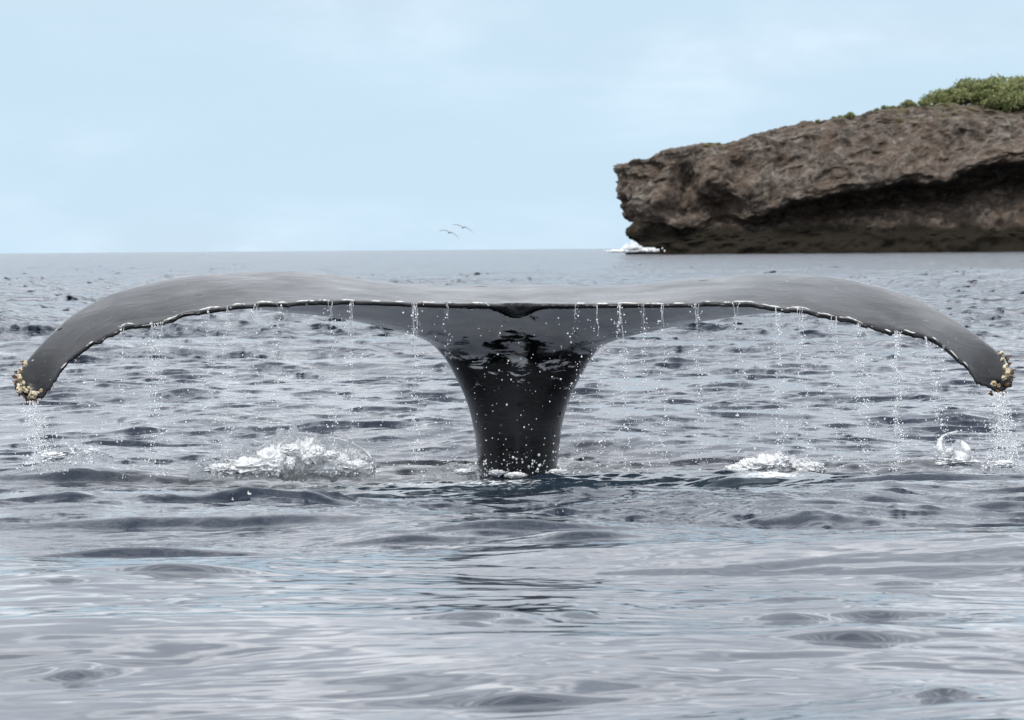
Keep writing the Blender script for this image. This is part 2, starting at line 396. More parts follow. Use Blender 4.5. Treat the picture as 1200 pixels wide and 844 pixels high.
nose = tab(pxu, [(722, 1), (728, .9), (748, 0), (1500, 0)])
for kq, dq in ((6, -.5), (7, -2.0), (8, -2.2), (9, -.3), (10, .9), (11, 1.6), (12, 1.8)):
    ctrl[kq] = (ctrl[kq][0] + dq * nose, ctrl[kq][1], ctrl[kq][2])
O, Z = [], []
for k in range(len(ctrl) - 1):
    n = ctrl[k][2]
    for q in range(n):
        t = q / n
        O.append(ctrl[k][0] * (1 - t) + ctrl[k + 1][0] * t); Z.append(ctrl[k][1] * (1 - t) + ctrl[k + 1][1] * t)
O.append(ctrl[-1][0]); Z.append(ctrl[-1][1])
O = np.array(O); Z = np.array(Z)
for _ in range(2):
    O[1:-1] = (O[:-2] + 2 * O[1:-1] + O[2:]) / 4; Z[1:-1] = (Z[:-2] + 2 * Z[1:-1] + Z[2:]) / 4
PX = np.broadcast_to(pxu, O.shape)
pyv = 292 - (Z - CAM_H) / (HY + CAM_D) * FPX - (PX - 600) * math.tan(ROLL)
front = np.broadcast_to(np.clip((nrm[:, 1] * -1), 0, 1), O.shape)
for (cx, cy, rx, ry, dep) in [(803, 214, 13, 24, 4.2), (800, 250, 24, 10, 2.4), (848, 243, 34, 14, 5.0), (765, 205, 16, 24, 1.3), (735, 222, 10, 30, .6), (870, 200, 16, 14, 1.2), (920, 190, 16, 12, 1.0),
                              (838, 205, 14, 18, -1.6), (782, 236, 15, 20, -1.5), (880, 225, 14, 24, -1.8), (760, 240, 14, 18, -.9), (985, 180, 22, 24, -1.0), (1060, 160, 26, 14, .9), (1130, 170, 30, 14, 1.0), (960, 165, 26, 10, .9)]:
    O = O - front * 1.7 * dep * np.exp(-((PX - cx) / rx) ** 2 - ((pyv - cy) / ry) ** 2)
P3 = np.stack([pl[None, :, 0] + nrm[None, :, 0] * O, pl[None, :, 1] + nrm[None, :, 1] * O, Z], -1)
q = P3 * np.array([1, 1, 1.25])
damp = np.clip((Z + 2.0) / 3.0, 0.15, 1)
dsp = 3.0 * fbm(q / 11, 3, .5) + 1.15 * (fbm(q / 3.6 + 40, 4, .55, ridged=True) - .35) + .5 * fbm(q / 1.1 + 9, 3, .6)
dsp *= damp
dz = .75 * fbm(q / 3.1 + 80, 4, .6) * damp * np.clip((Z - zl[None]) / 2, 0, 1)
dz += .35 * np.abs(fbm(q / 1.3 + 22, 3, .6)) * (np.arange(len(O)) > len(O) - 30)[:, None]
P3[..., 0] += nrm[None, :, 0] * dsp; P3[..., 1] += nrm[None, :, 1] * dsp; P3[..., 2] += dz
head_me = mesh_np('headland', P3, grid_quads(*O.shape))
m_rock, nt, bs, mo = new_mat('limestone')
geo = N(nt, 'ShaderNodeNewGeometry')
def noise(nt, sc, det=6, ro=.6, vec=None, dist=0):
    n = N(nt, 'ShaderNodeTexNoise'); n.inputs['Scale'].default_value = sc; n.inputs['Detail'].default_value = det
    n.inputs['Roughness'].default_value = ro; n.inputs['Distortion'].default_value = dist
    if vec is not None: L(nt, vec, n.inputs['Vector'])
    return n
def ramp(nt, src, stops):
    r = N(nt, 'ShaderNodeValToRGB'); L(nt, src, r.inputs[0]); e = r.color_ramp.elements
    while len(e) < len(stops): e.new(.5)
    for el, (p, c) in zip(e, stops): el.position = p; el.color = (*c, 1)
    return r
def mix(nt, f, a, b, blend='MIX'):
    m = N(nt, 'ShaderNodeMix', _data_type='RGBA', _blend_type=blend)
    for s, k in ((f, 'Factor'), (a, 'A'), (b, 'B')):
        if hasattr(s, 'links'): L(nt, s, m.inputs[k])
        elif isinstance(s, tuple): m.inputs[k].default_value = (*s, 1)
        else: m.inputs[k].default_value = s
    return m.outputs['Result']
pos = geo.outputs['Position']
na = noise(nt, .55, 8, .68, pos, .6); nb = noise(nt, .13, 5, .6, pos, 1.0); nc_ = noise(nt, .3, 4, .6, pos)
ra = ramp(nt, na.outputs['Fac'], [(.34, (.021, .017, .014)), (.47, (.078, .063, .051)), (.57, (.138, .116, .097)), (.70, (.27, .235, .20))])
rb = ramp(nt, nb.outputs['Fac'], [(.42, (0, 0, 0)), (.62, (1, 1, 1))])
c1 = mix(nt, rb.outputs[0], ra.outputs[0], (.13, .088, .06)); 
c1m = N(nt, 'ShaderNodeMix', _data_type='RGBA'); c1m.inputs['Factor'].default_value = .42; L(nt, ra.outputs[0], c1m.inputs['A']); L(nt, c1, c1m.inputs['B'])
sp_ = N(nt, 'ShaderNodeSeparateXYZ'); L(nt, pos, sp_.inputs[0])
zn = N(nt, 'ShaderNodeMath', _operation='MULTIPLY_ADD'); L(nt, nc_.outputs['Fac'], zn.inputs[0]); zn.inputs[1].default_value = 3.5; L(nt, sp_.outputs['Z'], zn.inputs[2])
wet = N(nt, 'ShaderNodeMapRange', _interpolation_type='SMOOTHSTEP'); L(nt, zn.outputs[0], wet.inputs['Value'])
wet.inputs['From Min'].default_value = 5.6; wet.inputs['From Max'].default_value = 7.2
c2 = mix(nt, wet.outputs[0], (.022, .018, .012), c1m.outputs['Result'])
# lichen and moss near the crest
ng = noise(nt, .35, 5, .65, pos)
gz = N(nt, 'ShaderNodeMath', _operation='MULTIPLY_ADD'); L(nt, ng.outputs['Fac'], gz.inputs[0]); gz.inputs[1].default_value = 26; L(nt, sp_.outputs['Z'], gz.inputs[2])
gr = N(nt, 'ShaderNodeMapRange', _interpolation_type='SMOOTHSTEP'); L(nt, gz.outputs[0], gr.inputs['Value']); gr.inputs['From Min'].default_value = 37; gr.inputs['From Max'].default_value = 43
gr.inputs['To Max'].default_value = .55
c3 = mix(nt, gr.outputs[0], c2, (.13, .125, .05))
L(nt, c3, bs.inputs['Base Color']); bs.inputs['Roughness'].default_value = .92; bs.inputs['Specular IOR Level'].default_value = .2
bpn = N(nt, 'ShaderNodeBump'); bpn.inputs['Strength'].default_value = .8; bpn.inputs['Distance'].default_value = .6
nf = noise(nt, 1.6, 8, .7, pos); L(nt, nf.outputs['Fac'], bpn.inputs['Height']); L(nt, bpn.outputs[0], bs.inputs['Normal'])
tag(obj('headland', head_me, m_rock), kind='structure')

# shrubs on the headland
m_leaf, nt, bs, mo = new_mat('leaf')
oi = N(nt, 'ShaderNodeObjectInfo'); geo = N(nt, 'ShaderNodeNewGeometry')
n_ = noise(nt, .6, 3, .6, geo.outputs['Position'])
rl = ramp(nt, n_.outputs['Fac'], [(.3, (.095, .125, .040)), (.5, (.20, .225, .085)), (.7, (.34, .33, .15))])
L(nt, rl.outputs[0], bs.inputs['Base Color']); bs.inputs['Roughness'].default_value = .6
bs.inputs['Transmission Weight'].default_value = 0
tr = N(nt, 'ShaderNodeBsdfTranslucent'); L(nt, rl.outputs[0], tr.inputs['Color'])
ms = N(nt, 'ShaderNodeMixShader'); ms.inputs[0].default_value = .35
L(nt, bs.outputs[0], ms.inputs[1]); L(nt, tr.outputs[0], ms.inputs[2]); L(nt, ms.outputs[0], mo.inputs['Surface'])
m_bark, nt, bs, mo = new_mat('bark'); bs.inputs['Base Color'].default_value = (.09, .07, .055, 1); bs.inputs['Roughness'].default_value = .9

def crown_mesh(seed, n, rx, rz, leaf):
    r = np.random.RandomState(seed)
    nclump = 26
    cc = r.normal(size=(nclump, 3)); cc /= np.linalg.norm(cc, axis=1)[:, None]
    cc *= (r.uniform(.35, 1, nclump) ** .5)[:, None]; cc[:, 2] = np.abs(cc[:, 2]) * .95 - .05
    idx = r.randint(0, nclump, n)
    p = cc[idx] + r.normal(size=(n, 3)) * .15
    p *= np.array([rx, rx, rz])
    p[:, 2] += rz * .12
    a = r.normal(size=(n, 3)); a /= np.linalg.norm(a, axis=1)[:, None]
    b = np.cross(a, r.normal(size=(n, 3))); b /= np.linalg.norm(b, axis=1)[:, None]
    s = leaf * r.uniform(.6, 1.4, n)[:, None]
    v = np.stack([p - a * s, p + b * s * .5, p + a * s, p - b * s * .5], 1)
    return mesh_np('shrub_crown', v.reshape(-1, 3), np.arange(n * 4).reshape(-1, 4), smooth=False)
def trunk_mesh(seed, h):
    r = random.Random(seed); vs, qs = [], []
    for b in range(4):
        ang = b * 1.6 + r.random(); base = Vector((0, 0, -.6)); tip = Vector((math.cos(ang) * h * .5, math.sin(ang) * h * .5, h * .75))
        for k in range(5):
            t = k / 4; c = base.lerp(tip, t) + Vector((0, 0, .15 * math.sin(t * 3)))
            rad = .11 * (1 - .75 * t)
            for j in range(6): vs.append(c + Vector((math.cos(j * 1.047), math.sin(j * 1.047), 0)) * rad)
        o = b * 30
        qs += [[o + k * 6 + j, o + k * 6 + (j + 1) % 6, o + k * 6 + 6 + (j + 1) % 6, o + k * 6 + 6 + j] for k in range(4) for j in range(6)]
    return mesh_np('shrub_trunk', [tuple(v) for v in vs], qs)
crowns = [crown_mesh(30 + k, 2600, 2.6, 2.3, .24) for k in range(4)]
trunks = [trunk_mesh(50 + k, 1.7) for k in range(4)]
SHR = []
for px, pyb, Yo in [(1102, 122, 17), (1116, 120, 19), (1124, 117, 24), (1136, 116, 20), (1146, 112, 27), (1152, 118, 18), (1162, 112, 24), (1170, 121, 17), (1176, 110, 30), (1186, 116, 21), (1192, 126, 16),
                    (1198, 112, 27), (1208, 120, 19), (1216, 110, 30), (1226, 118, 21), (1240, 112, 27), (1252, 120, 19), (1262, 110, 28), (1280, 116, 22), (1296, 112, 26), (1180, 126, 15), (1160, 124, 15.5), (1132, 121, 16), (1212, 128, 16)]:
    SHR.append((px, pyb, HY + Yo, rnd.uniform(.9, 1.2) * (1 + .22 * float(sstep(1110, 1190, px))), 'dense green shrub in the thicket crowning the headland', 'shrubs of the thicket on the headland'))
for px, pyb, s in [(1082, 123, .42), (1070, 125, .3), (1064, 124, .45), (1046, 128, .25), (1038, 129, .36), (1028, 131, .28), (996, 138, .36), (985, 140, .25), (978, 140, .22), (842, 170, .2), (828, 171, .16), (1090, 122, .4), (958, 143, .18)]:
    SHR.append((px, pyb, HY + tab(px, [(715, 1.5), (800, 5), (900, 9), (1000, 12), (1200, 16)]), s, 'small green tuft of scrub on the bare rim of the headland', 'tufts along the headland rim'))
for k, (px, pyb, Yo, s, lab, grp) in enumerate(SHR):
    p = at(px, pyb, float(Yo))
    e = empty('shrub' if s > .6 else 'scrub_tuft', p); e.rotation_euler.z = rnd.uniform(0, 6.28); e.scale = (s, s, s * rnd.uniform(.85, 1.1))
    if s <= .6:
        ORD = ['first', 'second', 'third', 'fourth', 'fifth', 'sixth', 'seventh', 'eighth', 'ninth', 'tenth', 'eleventh', 'twelfth', 'thirteenth']
        lab = 'small green scrub tuft on the headland rim, %s from the left' % ORD[sorted(q_[0] for q_ in SHR if q_[3] <= .6).index(px)]
    tag(e, lab, 'shrub', grp)
    obj('crown', crowns[k % 4], m_leaf, e); obj('trunk', trunks[k % 4], m_bark, e)

# surf breaking at the foot of the headland
m_foam, nt, bs, mo = new_mat('foam')
bs.inputs['Base Color'].default_value = (.95, .96, .97, 1); bs.inputs['Roughness'].default_value = .6
bs.inputs['Subsurface Weight'].default_value = 0
geo = N(nt, 'ShaderNodeNewGeometry'); nfz = noise(nt, 30, 5, .65, geo.outputs['Position'])
bp = N(nt, 'ShaderNodeBump'); bp.inputs['Distance'].default_value = .02; L(nt, nfz.outputs['Fac'], bp.inputs['Height']); L(nt, bp.outputs[0], bs.inputs['Normal'])
def lump(name, rx, ry, rz, seed, rough=.45, n=20, m=28, fq=1.9):
    th = np.linspace(0, np.pi, n)[:, None]; ph = np.linspace(0, 2 * np.pi, m, endpoint=False)[None]
    v = np.stack([np.sin(th) * np.cos(ph), np.sin(th) * np.sin(ph), np.cos(th) + 0 * ph], -1)
    v = v * (1 + rough * fbm(v * fq + seed * 7.7, 4, .62))[..., None] * np.array([rx, ry, rz])
    return mesh_np(name, v, grid_quads(n, m, True))
SURF = []
for px, py, rx, rz, lab in [(741, 290, 1.1, .75, 'white surf spurting up the tip of the headland'), (759, 293, 1.5, .5, 'white surf mound breaking at the foot of the headland'),
                            (728, 293.5, 2.2, .28, 'low white surf left of the headland tip')]:
    cen = at(px, py, HY - 3); n = 420
    v = rs.normal(size=(n, 3)) * np.array([rx * .55, .6, rz * .5]); v[:, 2] = np.abs(v[:, 2]) - .25; v[:, 0] += v[:, 2] * .3
    e = empty('surf', cen); tag(e, lab, 'surf', 'surf at the foot of the headland'); SURF.append((e, v, rs.uniform(.05, .17, n)))
    obj('foam', lump('foam', rx * .8, .7, rz * .45, px * .1, .5), m_foam, e)

# ------------------------------------------------------------------ birds
m_bird, nt, bs, mo = new_mat('feathers'); geo = N(nt, 'ShaderNodeNewGeometry')
nb_ = noise(nt, 9, 3, .6, geo.outputs['Position']); rb_ = ramp(nt, nb_.outputs['Fac'], [(.3, (.42, .41, .40)), (.7, (.6, .59, .58))])
L(nt, rb_.outputs[0], bs.inputs['Base Color']); bs.inputs['Roughness'].default_value = .8
def bird(body_px, ltip, rtip, lmid, rmid, Yb, label):
    b = at(*body_px, Yb); e = empty('seabird', b); tag(e, label, 'bird', 'seabirds gliding over the horizon')
    n, m = 14, 12
    vs = []
    for i in range(n):
        t = i / (n - 1); r = .075 * math.sin(math.pi * min(1, t * .93 + .05)) ** .7 * (1 if t < .75 else 1 - (t - .75) * 2.2)
        for j in range(m): a = 2 * math.pi * j / m; vs.append((r * math.cos(a), -.24 + .52 * t, r * .9 * math.sin(a)))
    obj('body', mesh_np('bird_body', vs, grid_quads(n, m, True)), m_bird, e)
    obj('head', lump('bird_head', .045, .07, .045, 3, .05, 10, 12), m_bird, e).location = (0, -.26, .02)
    for tip, mid in ((ltip, lmid), (rtip, rmid)):
        A, Bm, T = Vector((0, 0, .03)), at(*mid, Yb) - b, at(*tip, Yb + .12) - b
        vs = []; K = 16
        for i in range(K):
            t = i / (K - 1); c = A * (1 - t) ** 2 + Bm * 2 * t * (1 - t) + T * t * t
            ch = .24 * (1 - t) ** .6 + .015; th = .028 * (1 - t) + .006
            for a in np.linspace(0, 2 * np.pi, 10, endpoint=False):
                vs.append((c.x, c.y + ch * .5 * math.cos(a) + .10 * t, c.z + th * math.sin(a) + .015 * math.cos(a) ** 2))
        obj('wing', mesh_np('bird_wing', vs, grid_quads(K, 10, True)), m_bird, e)
bird((526.5, 272.3), (514, 271.5), (538, 280), (520, 268.0), (532, 272.5), 230, 'lower left of two pale seabirds gliding over the horizon')
bird((542.5, 266.2), (530, 263.5), (554.5, 273), (536, 262.5), (549, 266.5), 236, 'upper right of two pale seabirds gliding over the horizon')

# ------------------------------------------------------------------ whale tail
TE = [(30, 466), (38, 469), (52, 463), (63, 447), (70, 434), (85, 418), (100, 408), (125, 393), (145, 385), (165, 380.5), (185, 377), (205, 372), (225, 366), (260, 361.5), (280, 359), (300, 357), (330, 355), (380, 354), (430, 354), (480, 355.5), (530, 356.5), (570, 357),
      (606, 359), (640, 357), (680, 357), (720, 357.5), (780, 357), (830, 355.5), (880, 356.5), (910, 361), (940, 364), (980, 371), (1005, 378), (1030, 384), (1048, 389), (1060, 388), (1075, 391), (1100, 402), (1120, 417), (1135, 430), (1142, 445), (1152, 451), (1168, 458), (1178, 455)]
RG = [(19, 442), (22, 434), (28, 426), (35, 418), (50, 400), (75, 376), (100, 360), (130, 345.5), (160, 336), (200, 326), (240, 321), (280, 319), (320, 319), (360, 320), (400, 323), (440, 329), (480, 333), (540, 334), (606, 333), (680, 335), (740, 333), (780, 329), (820, 324.5), (860, 322), (900, 320.5),
      (950, 322), (1000, 328), (1040, 338), (1080, 353), (1110, 370), (1140, 390), (1165, 409), (1178, 423), (1184, 433), (1185, 440)]
LE = [(300, 352), (330, 357), (380, 364), (420, 372), (470, 385), (500, 397), (530, 415), (606, 440), (690, 410), (720, 397), (750, 388), (800, 376), (850, 366), (890, 360), (920, 355)]
def arc(pts, n):
    P = np.array(pts, float)
    s = np.concatenate([[0], np.cumsum(np.hypot(*np.diff(P, axis=0).T))]); s /= s[-1]
    return P, s
def at_n(P, s, t): return np.stack([np.interp(t, s, P[:, 0]), np.interp(t, s, P[:, 1])], -1)
def smooth1(a, k=3):
    for _ in range(k):
        b = a.copy(); b[1:-1] = (a[:-2] + 2 * a[1:-1] + a[2:]) / 4; a = b
    return a
NS = 420
tt = np.linspace(0, 1, NS)
half = lambda t: np.clip(1 - np.abs(t - .5) * 2, 0, 1)      # 0 at the tips, 1 at the root
teP, teS = arc(TE, NS); rgP, rgS = arc(RG, NS)
te = smooth1(at_n(teP, teS, tt), 2); rg = smooth1(at_n(rgP, rgS, tt), 10)
r = half(tt); sgn = np.sign(tt - .5)
# plan form: tips swept back towards the camera, notch in the middle of the trailing edge
Yte = -.62 + .22 * r ** 1.2 - .16 * np.sin(np.pi * np.clip(r * 1.05, 0, 1)) + .10 * np.exp(-((tt - .5) / .016) ** 2)
Yle = -.56 + 1.50 * r ** .72
rg_fr = .60 + .22 * (1 - r)                     # where along the chord the skyline lies
Yrg = Yte + (Yle - Yte) * rg_fr
pxl = rg[:, 0]
lepy = np.interp(pxl, [p[0] for p in LE], [p[1] for p in LE])
outside = np.clip(np.maximum(330 - pxl, pxl - 890) / 130, 0, 1); outside = outside * outside * (3 - 2 * outside)
NC = 20
th_root = .20
up = np.zeros((NS, NC, 3)); lo = np.zeros((NS, NC, 3))
for i in range(NS):
    a = at(te[i, 0], te[i, 1], Yte[i]); b = at(rg[i, 0], rg[i, 1], Yrg[i])
    lz_in = at(pxl[i], lepy[i], Yle[i])
    zz = lz_in.z * (1 - outside[i]) + (b.z - .05 - .03 * r[i]) * outside[i]
    xl = b.x + (b.x - a.x) * .25 * (1 - r[i])
    c = Vector((xl, Yle[i], zz))
    # smooth arch through a, b, c with b the top
    T = .5 * (1 - np.cos(np.linspace(0, np.pi, NC)))
    fr = rg_fr[i]
    for k, t in enumerate(T):
        if t <= fr:
            s = t / fr; s2 = .5 * math.sin(s * math.pi / 2) + .5 * s
            z = a.z + (b.z - a.z) * s2
            x = a.x + (b.x - a.x) * s
        else:
            s = (t - fr) / (1 - fr); z = b.z + (c.z - b.z) * (1 - math.cos(s * math.pi / 2)) ** 1.0
            x = b.x + (c.x - b.x) * s
        y = a.y + (c.y - a.y) * t
        chord = Yle[i] - Yte[i]
        thick = (.105 * chord + .014) * (2.6 * math.sqrt(max(t, 0)) * (1 - t) ** 1.0 if t < .0 else 1.9 * (t ** .75) * (1 - t) ** .5) + .010
        up[i, k] = (x, y, z)
        line = a.z + (c.z - a.z) * t - .012 - .05 * chord * math.sin(math.pi * t) * r[i]
        lo[i, k] = (x, y, min(line, z - .026 * (1 - .35 * r[i])))
# lower side may not rise above the trailing edge line: flat overhang falling gently to the leading edge
ring = np.concatenate([up, lo[:, ::-1]], 1)
nring = ring.shape[1]
# the notch in the middle: a blunt, thick lip
gN = np.exp(-((te[:, 0] - 606) / 22) ** 2)
kk = np.exp(-(np.arange(NC) / 3.0) ** 2)
up[:, :, 2] += .020 * gN[:, None] * kk; lo[:, :, 2] -= .036 * (np.exp(-((te[:, 0] - 606) / 15) ** 2))[:, None] * kk
ring = np.concatenate([up, lo[:, ::-1]], 1)
# scalloped trailing edge
fv = ring.reshape(-1, 3).copy()
scal = fbm(np.stack([fv[:, 0] * 6.5, 0 * fv[:, 0], 0 * fv[:, 0]], -1), 3, .6)
idx = np.arange(len(fv)) % nring
edge_w = np.exp(-(np.minimum(idx, nring - 1 - idx) / 1.6) ** 2)
outer_w = np.repeat(1 - .75 * sstep(.35, .75, r), nring)
fv[:, 2] += .030 * scal * edge_w * outer_w
fv[:, 1] += .02 * scal * edge_w
# gentle unevenness of the skin
fv[:, 2] += .010 * fbm(fv * np.array([2.2, 2.5, 2.2]), 3) * (1 - edge_w)
quads = grid_quads(NS, nring, True)
cap0 = list(range(nring))[::-1]; cap1 = [(NS - 1) * nring + k for k in range(nring)]
bm = bmesh.new()
bv = [bm.verts.new(v) for v in fv]
for qd in quads: bm.faces.new([bv[k] for k in qd])
bm.faces.new([bv[k] for k in cap0]); bm.faces.new([bv[k] for k in cap1])
# tail stock
STK = [(620, 557.5, 654), (548, 560, 653), (535, 559.5, 654), (510, 556.5, 657), (490, 552.5, 660.5), (475, 548.5, 665), (460, 543, 671), (445, 535.5, 679), (430, 528, 687.5), (418, 520.5, 695), (408, 512, 702), (400, 503, 711), (393, 500, 714)]
K = 40; rings = []
zs_src = STK
for n_i in np.linspace(0, len(STK) - 1, 60):
    i0 = int(n_i); i1 = min(i0 + 1, len(STK) - 1); f = n_i - i0
    py, xl, xr = [STK[i0][k] * (1 - f) + STK[i1][k] * f for k in range(3)]
    fl = np.clip((430 - py) / 50, 0, 1)
    yc = .80 - .04 * (548 - py) / 150; yn = .40 - .03 * np.clip((548 - py) / 150, 0, 1) ** 2; yf = 1.12 + .02 * fl
    A = at(xl, py, yc); B = at(xr, py, yc)
    cx, hw, z = (A.x + B.x) / 2, (B.x - A.x) / 2, (A.z + B.z) / 2
    rg_ = []
    for j in range(K):
        an = 2 * math.pi * j / K; cs, sn = math.cos(an), math.sin(an)
        X_ = math.copysign(abs(cs) ** .95, cs) * hw
        dep = (yc - yn) if sn < 0 else (yf - yc)
        Y_ = yc + dep * math.copysign(abs(sn) ** .72, sn) * (1 if sn > 0 else 1 - .12 * math.exp(-((X_ / hw) / .28) ** 2) * 0 + .10 * math.exp(-((X_ / hw) / .2) ** 2) * (1 - fl))
        rg_.append((cx + X_, Y_, z))
    rings.append(rg_)
sv = [[bm.verts.new(p) for p in rr_] for rr_ in rings]
for a, b in zip(sv[:-1], sv[1:]):
    for j in range(K): bm.faces.new([a[j], a[(j + 1) % K], b[(j + 1) % K], b[j]])
bm.faces.new(sv[0][::-1]); bm.faces.new(sv[-1])
bmesh.ops.recalc_face_normals(bm, faces=bm.faces[:])
tmp = bpy.data.meshes.new('whale_raw'); bm.to_mesh(tmp); bm.free()
to = bpy.data.objects.new('whale_raw', tmp); C.objects.link(to)
rm = to.modifiers.new('r', 'REMESH'); rm.mode = 'VOXEL'; rm.voxel_size = .0115
sm = to.modifiers.new('s', 'SMOOTH'); sm.factor = .5; sm.iterations = 3
dg = bpy.context.evaluated_depsgraph_get()
whale_me = bpy.data.meshes.new_from_object(to.evaluated_get(dg))
bpy.data.objects.remove(to); bpy.data.meshes.remove(tmp)
whale_me.name = 'tail'
# extra smoothing of the fillet between stock and flukes only
nv = len(whale_me.vertices); co = np.empty(nv * 3, np.float32); whale_me.vertices.foreach_get('co', co); co = co.reshape(-1, 3).astype(float)
ne = len(whale_me.edges); ed = np.empty(ne * 2, np.int32); whale_me.edges.foreach_get('vertices', ed); ed = ed.reshape(-1, 2)
wgt = np.exp(-((co[:, 2] - .58) / .20) ** 2) * sstep(-.25, .2, co[:, 1]) * np.exp(-(co[:, 0] / .75) ** 4)
deg = np.bincount(ed.ravel(), minlength=nv)[:, None]
for _ in range(34):
    s_ = np.zeros_like(co); np.add.at(s_, ed[:, 0], co[ed[:, 1]]); np.add.at(s_, ed[:, 1], co[ed[:, 0]])
    co += (s_ / np.maximum(deg, 1) - co) * (.6 * wgt)[:, None]
whale_me.vertices.foreach_set('co', co.astype(np.float32).ravel()); whale_me.update()
whale_me.polygons.foreach_set('use_smooth', np.ones(len(whale_me.polygons), bool))

# white-grey pigment of the underside, with its ragged border on the tail stock
nrmv = np.empty(nv * 3, np.float32); whale_me.vertices.foreach_get('normal', nrmv); nrmv = nrmv.reshape(-1, 3)
PB = [(300, 400), (505, 403), (535, 406), (548, 411), (556, 427), (566, 420), (575, 410), (582, 397), (605, 394), (630, 396), (640, 412), (650, 424), (662, 424), (668, 414), (680, 408), (705, 402), (900, 400)]
cpx = 600 + co[:, 0] / (co[:, 1] + CAM_D) * FPX; cpy = 292 + (CAM_H - co[:, 2]) / (co[:, 1] + CAM_D) * FPX - (cpx - 600) * math.tan(ROLL)
pig = (np.interp(cpx, [p[0] for p in PB], [p[1] for p in PB]) - cpy) / 30
pig = np.where(pig < 0, pig * .55, pig)
pig = np.where((nrmv[:, 2] > .12) | (nrmv[:, 1] > .5), -2, np.clip(pig, -2, 2))
pig += .62 * np.exp(-((cpx - 608) / 13) ** 2) * sstep(392, 402, cpy) * (1 - sstep(425, 470, cpy))
pig += .32 * np.exp(-((cpx - 612 - 8 * np.sin(cpy * .09)) / 15) ** 2) * sstep(415, 430, cpy) * (1 - sstep(470, 520, cpy))
yte_x = np.interp(co[:, 0], fv.reshape(NS, nring, 3)[:, 0, 0], fv.reshape(NS, nring, 3)[:, 0, 1])
pig = np.where(co[:, 1] < yte_x + .025 + .06 * np.exp(-((cpx - 606) / 22) ** 2), -2, pig)
a_ = whale_me.attributes.new('pigment', 'FLOAT', 'POINT'); a_.data.foreach_set('value', pig.astype(np.float32))
m_skin, nt, bs, mo = new_mat('wet_whale_skin')
geo = N(nt, 'ShaderNodeNewGeometry'); pos = geo.outputs['Position']
k1 = noise(nt, 5, 6, .65, pos); rk = ramp(nt, k1.outputs['Fac'], [(.35, (.003, .0033, .004)), (.65, (.008, .0083, .0092))])
k2 = noise(nt, 26, 3, .5, pos); sc_ = ramp(nt, k2.outputs['Fac'], [(.735, (0, 0, 0)), (.76, (1, 1, 1))])
c = mix(nt, sc_.outputs[0], rk.outputs[0], (.30, .29, .27))
mps = N(nt, 'ShaderNodeMapping'); mps.inputs['Scale'].default_value = (7, 1.2, 40); mps.inputs['Rotation'].default_value = (.2, .35, .5); L(nt, pos, mps.inputs['Vector'])
ks = noise(nt, 1.6, 3, .5, mps.outputs[0], .3); scr = ramp(nt, ks.outputs['Fac'], [(.68, (0, 0, 0)), (.74, (.55, .55, .55))])
c = mix(nt, scr.outputs[0], c, (.16, .155, .15))
km = noise(nt, 2.2, 6, .7, pos); mot = ramp(nt, km.outputs['Fac'], [(.45, (0, 0, 0)), (.68, (.6, .6, .6))])
c = mix(nt, mot.outputs[0], c, (.03, .03, .032))
pgA = N(nt, 'ShaderNodeAttribute', _attribute_name='pigment')
mpp = N(nt, 'ShaderNodeMapping'); mpp.inputs['Scale'].default_value = (.5, .3, 1.4); mpp.inputs['Rotation'].default_value = (0, .25, 0); L(nt, pos, mpp.inputs['Vector'])
pn = noise(nt, 17, 6, .68, mpp.outputs[0], .6)
ps = N(nt, 'ShaderNodeMath', _operation='MULTIPLY_ADD'); L(nt, pn.outputs['Fac'], ps.inputs[0]); ps.inputs[1].default_value = 4.6; L(nt, pgA.outputs['Fac'], ps.inputs[2])
pr = N(nt, 'ShaderNodeMapRange', _interpolation_type='SMOOTHSTEP'); L(nt, ps.outputs[0], pr.inputs['Value']); pr.inputs['From Min'].default_value = 2.25; pr.inputs['From Max'].default_value = 2.55
pt_ = noise(nt, 6, 4, .6, mpp.outputs[0]); pcol = ramp(nt, pt_.outputs['Fac'], [(.35, (.50, .51, .57)), (.65, (.82, .80, .77))])
c = mix(nt, pr.outputs[0], c, pcol.outputs[0])
L(nt, c, bs.inputs['Base Color'])
kr = noise(nt, 3, 4, .6, pos); rr = N(nt, 'ShaderNodeMapRange'); L(nt, kr.outputs['Fac'], rr.inputs['Value'])
rr.inputs['From Min'].default_value = .3; rr.inputs['From Max'].default_value = .7; rr.inputs['To Min'].default_value = .12; rr.inputs['To Max'].default_value = .27
bs.inputs['IOR'].default_value = 1.38
mpw = N(nt, 'ShaderNodeMapping'); mpw.inputs['Scale'].default_value = (.45, 1, 1.5); L(nt, pos, mpw.inputs['Vector'])
kb = noise(nt, 7, 7, .62, mpw.outputs[0], .8); bp = N(nt, 'ShaderNodeBump'); bp.inputs['Distance'].default_value = .0045; L(nt, kb.outputs['Fac'], bp.inputs['Height'])
vor = N(nt, 'ShaderNodeTexVoronoi'); vor.inputs['Scale'].default_value = 6; L(nt, mpw.outputs[0], vor.inputs['Vector'])
pit = N(nt, 'ShaderNodeMapRange', _interpolation_type='SMOOTHSTEP'); L(nt, vor.outputs['Distance'], pit.inputs['Value']); pit.inputs['From Min'].default_value = .04; pit.inputs['From Max'].default_value = .13
vsep = N(nt, 'ShaderNodeSeparateColor'); L(nt, vor.outputs['Color'], vsep.inputs[0])
gate = N(nt, 'ShaderNodeMath', _operation='LESS_THAN'); L(nt, vsep.outputs[0], gate.inputs[0]); gate.inputs[1].default_value = .55
pmx = N(nt, 'ShaderNodeMath', _operation='MAXIMUM'); L(nt, pit.outputs[0], pmx.inputs[0]); L(nt, gate.outputs[0], pmx.inputs[1])
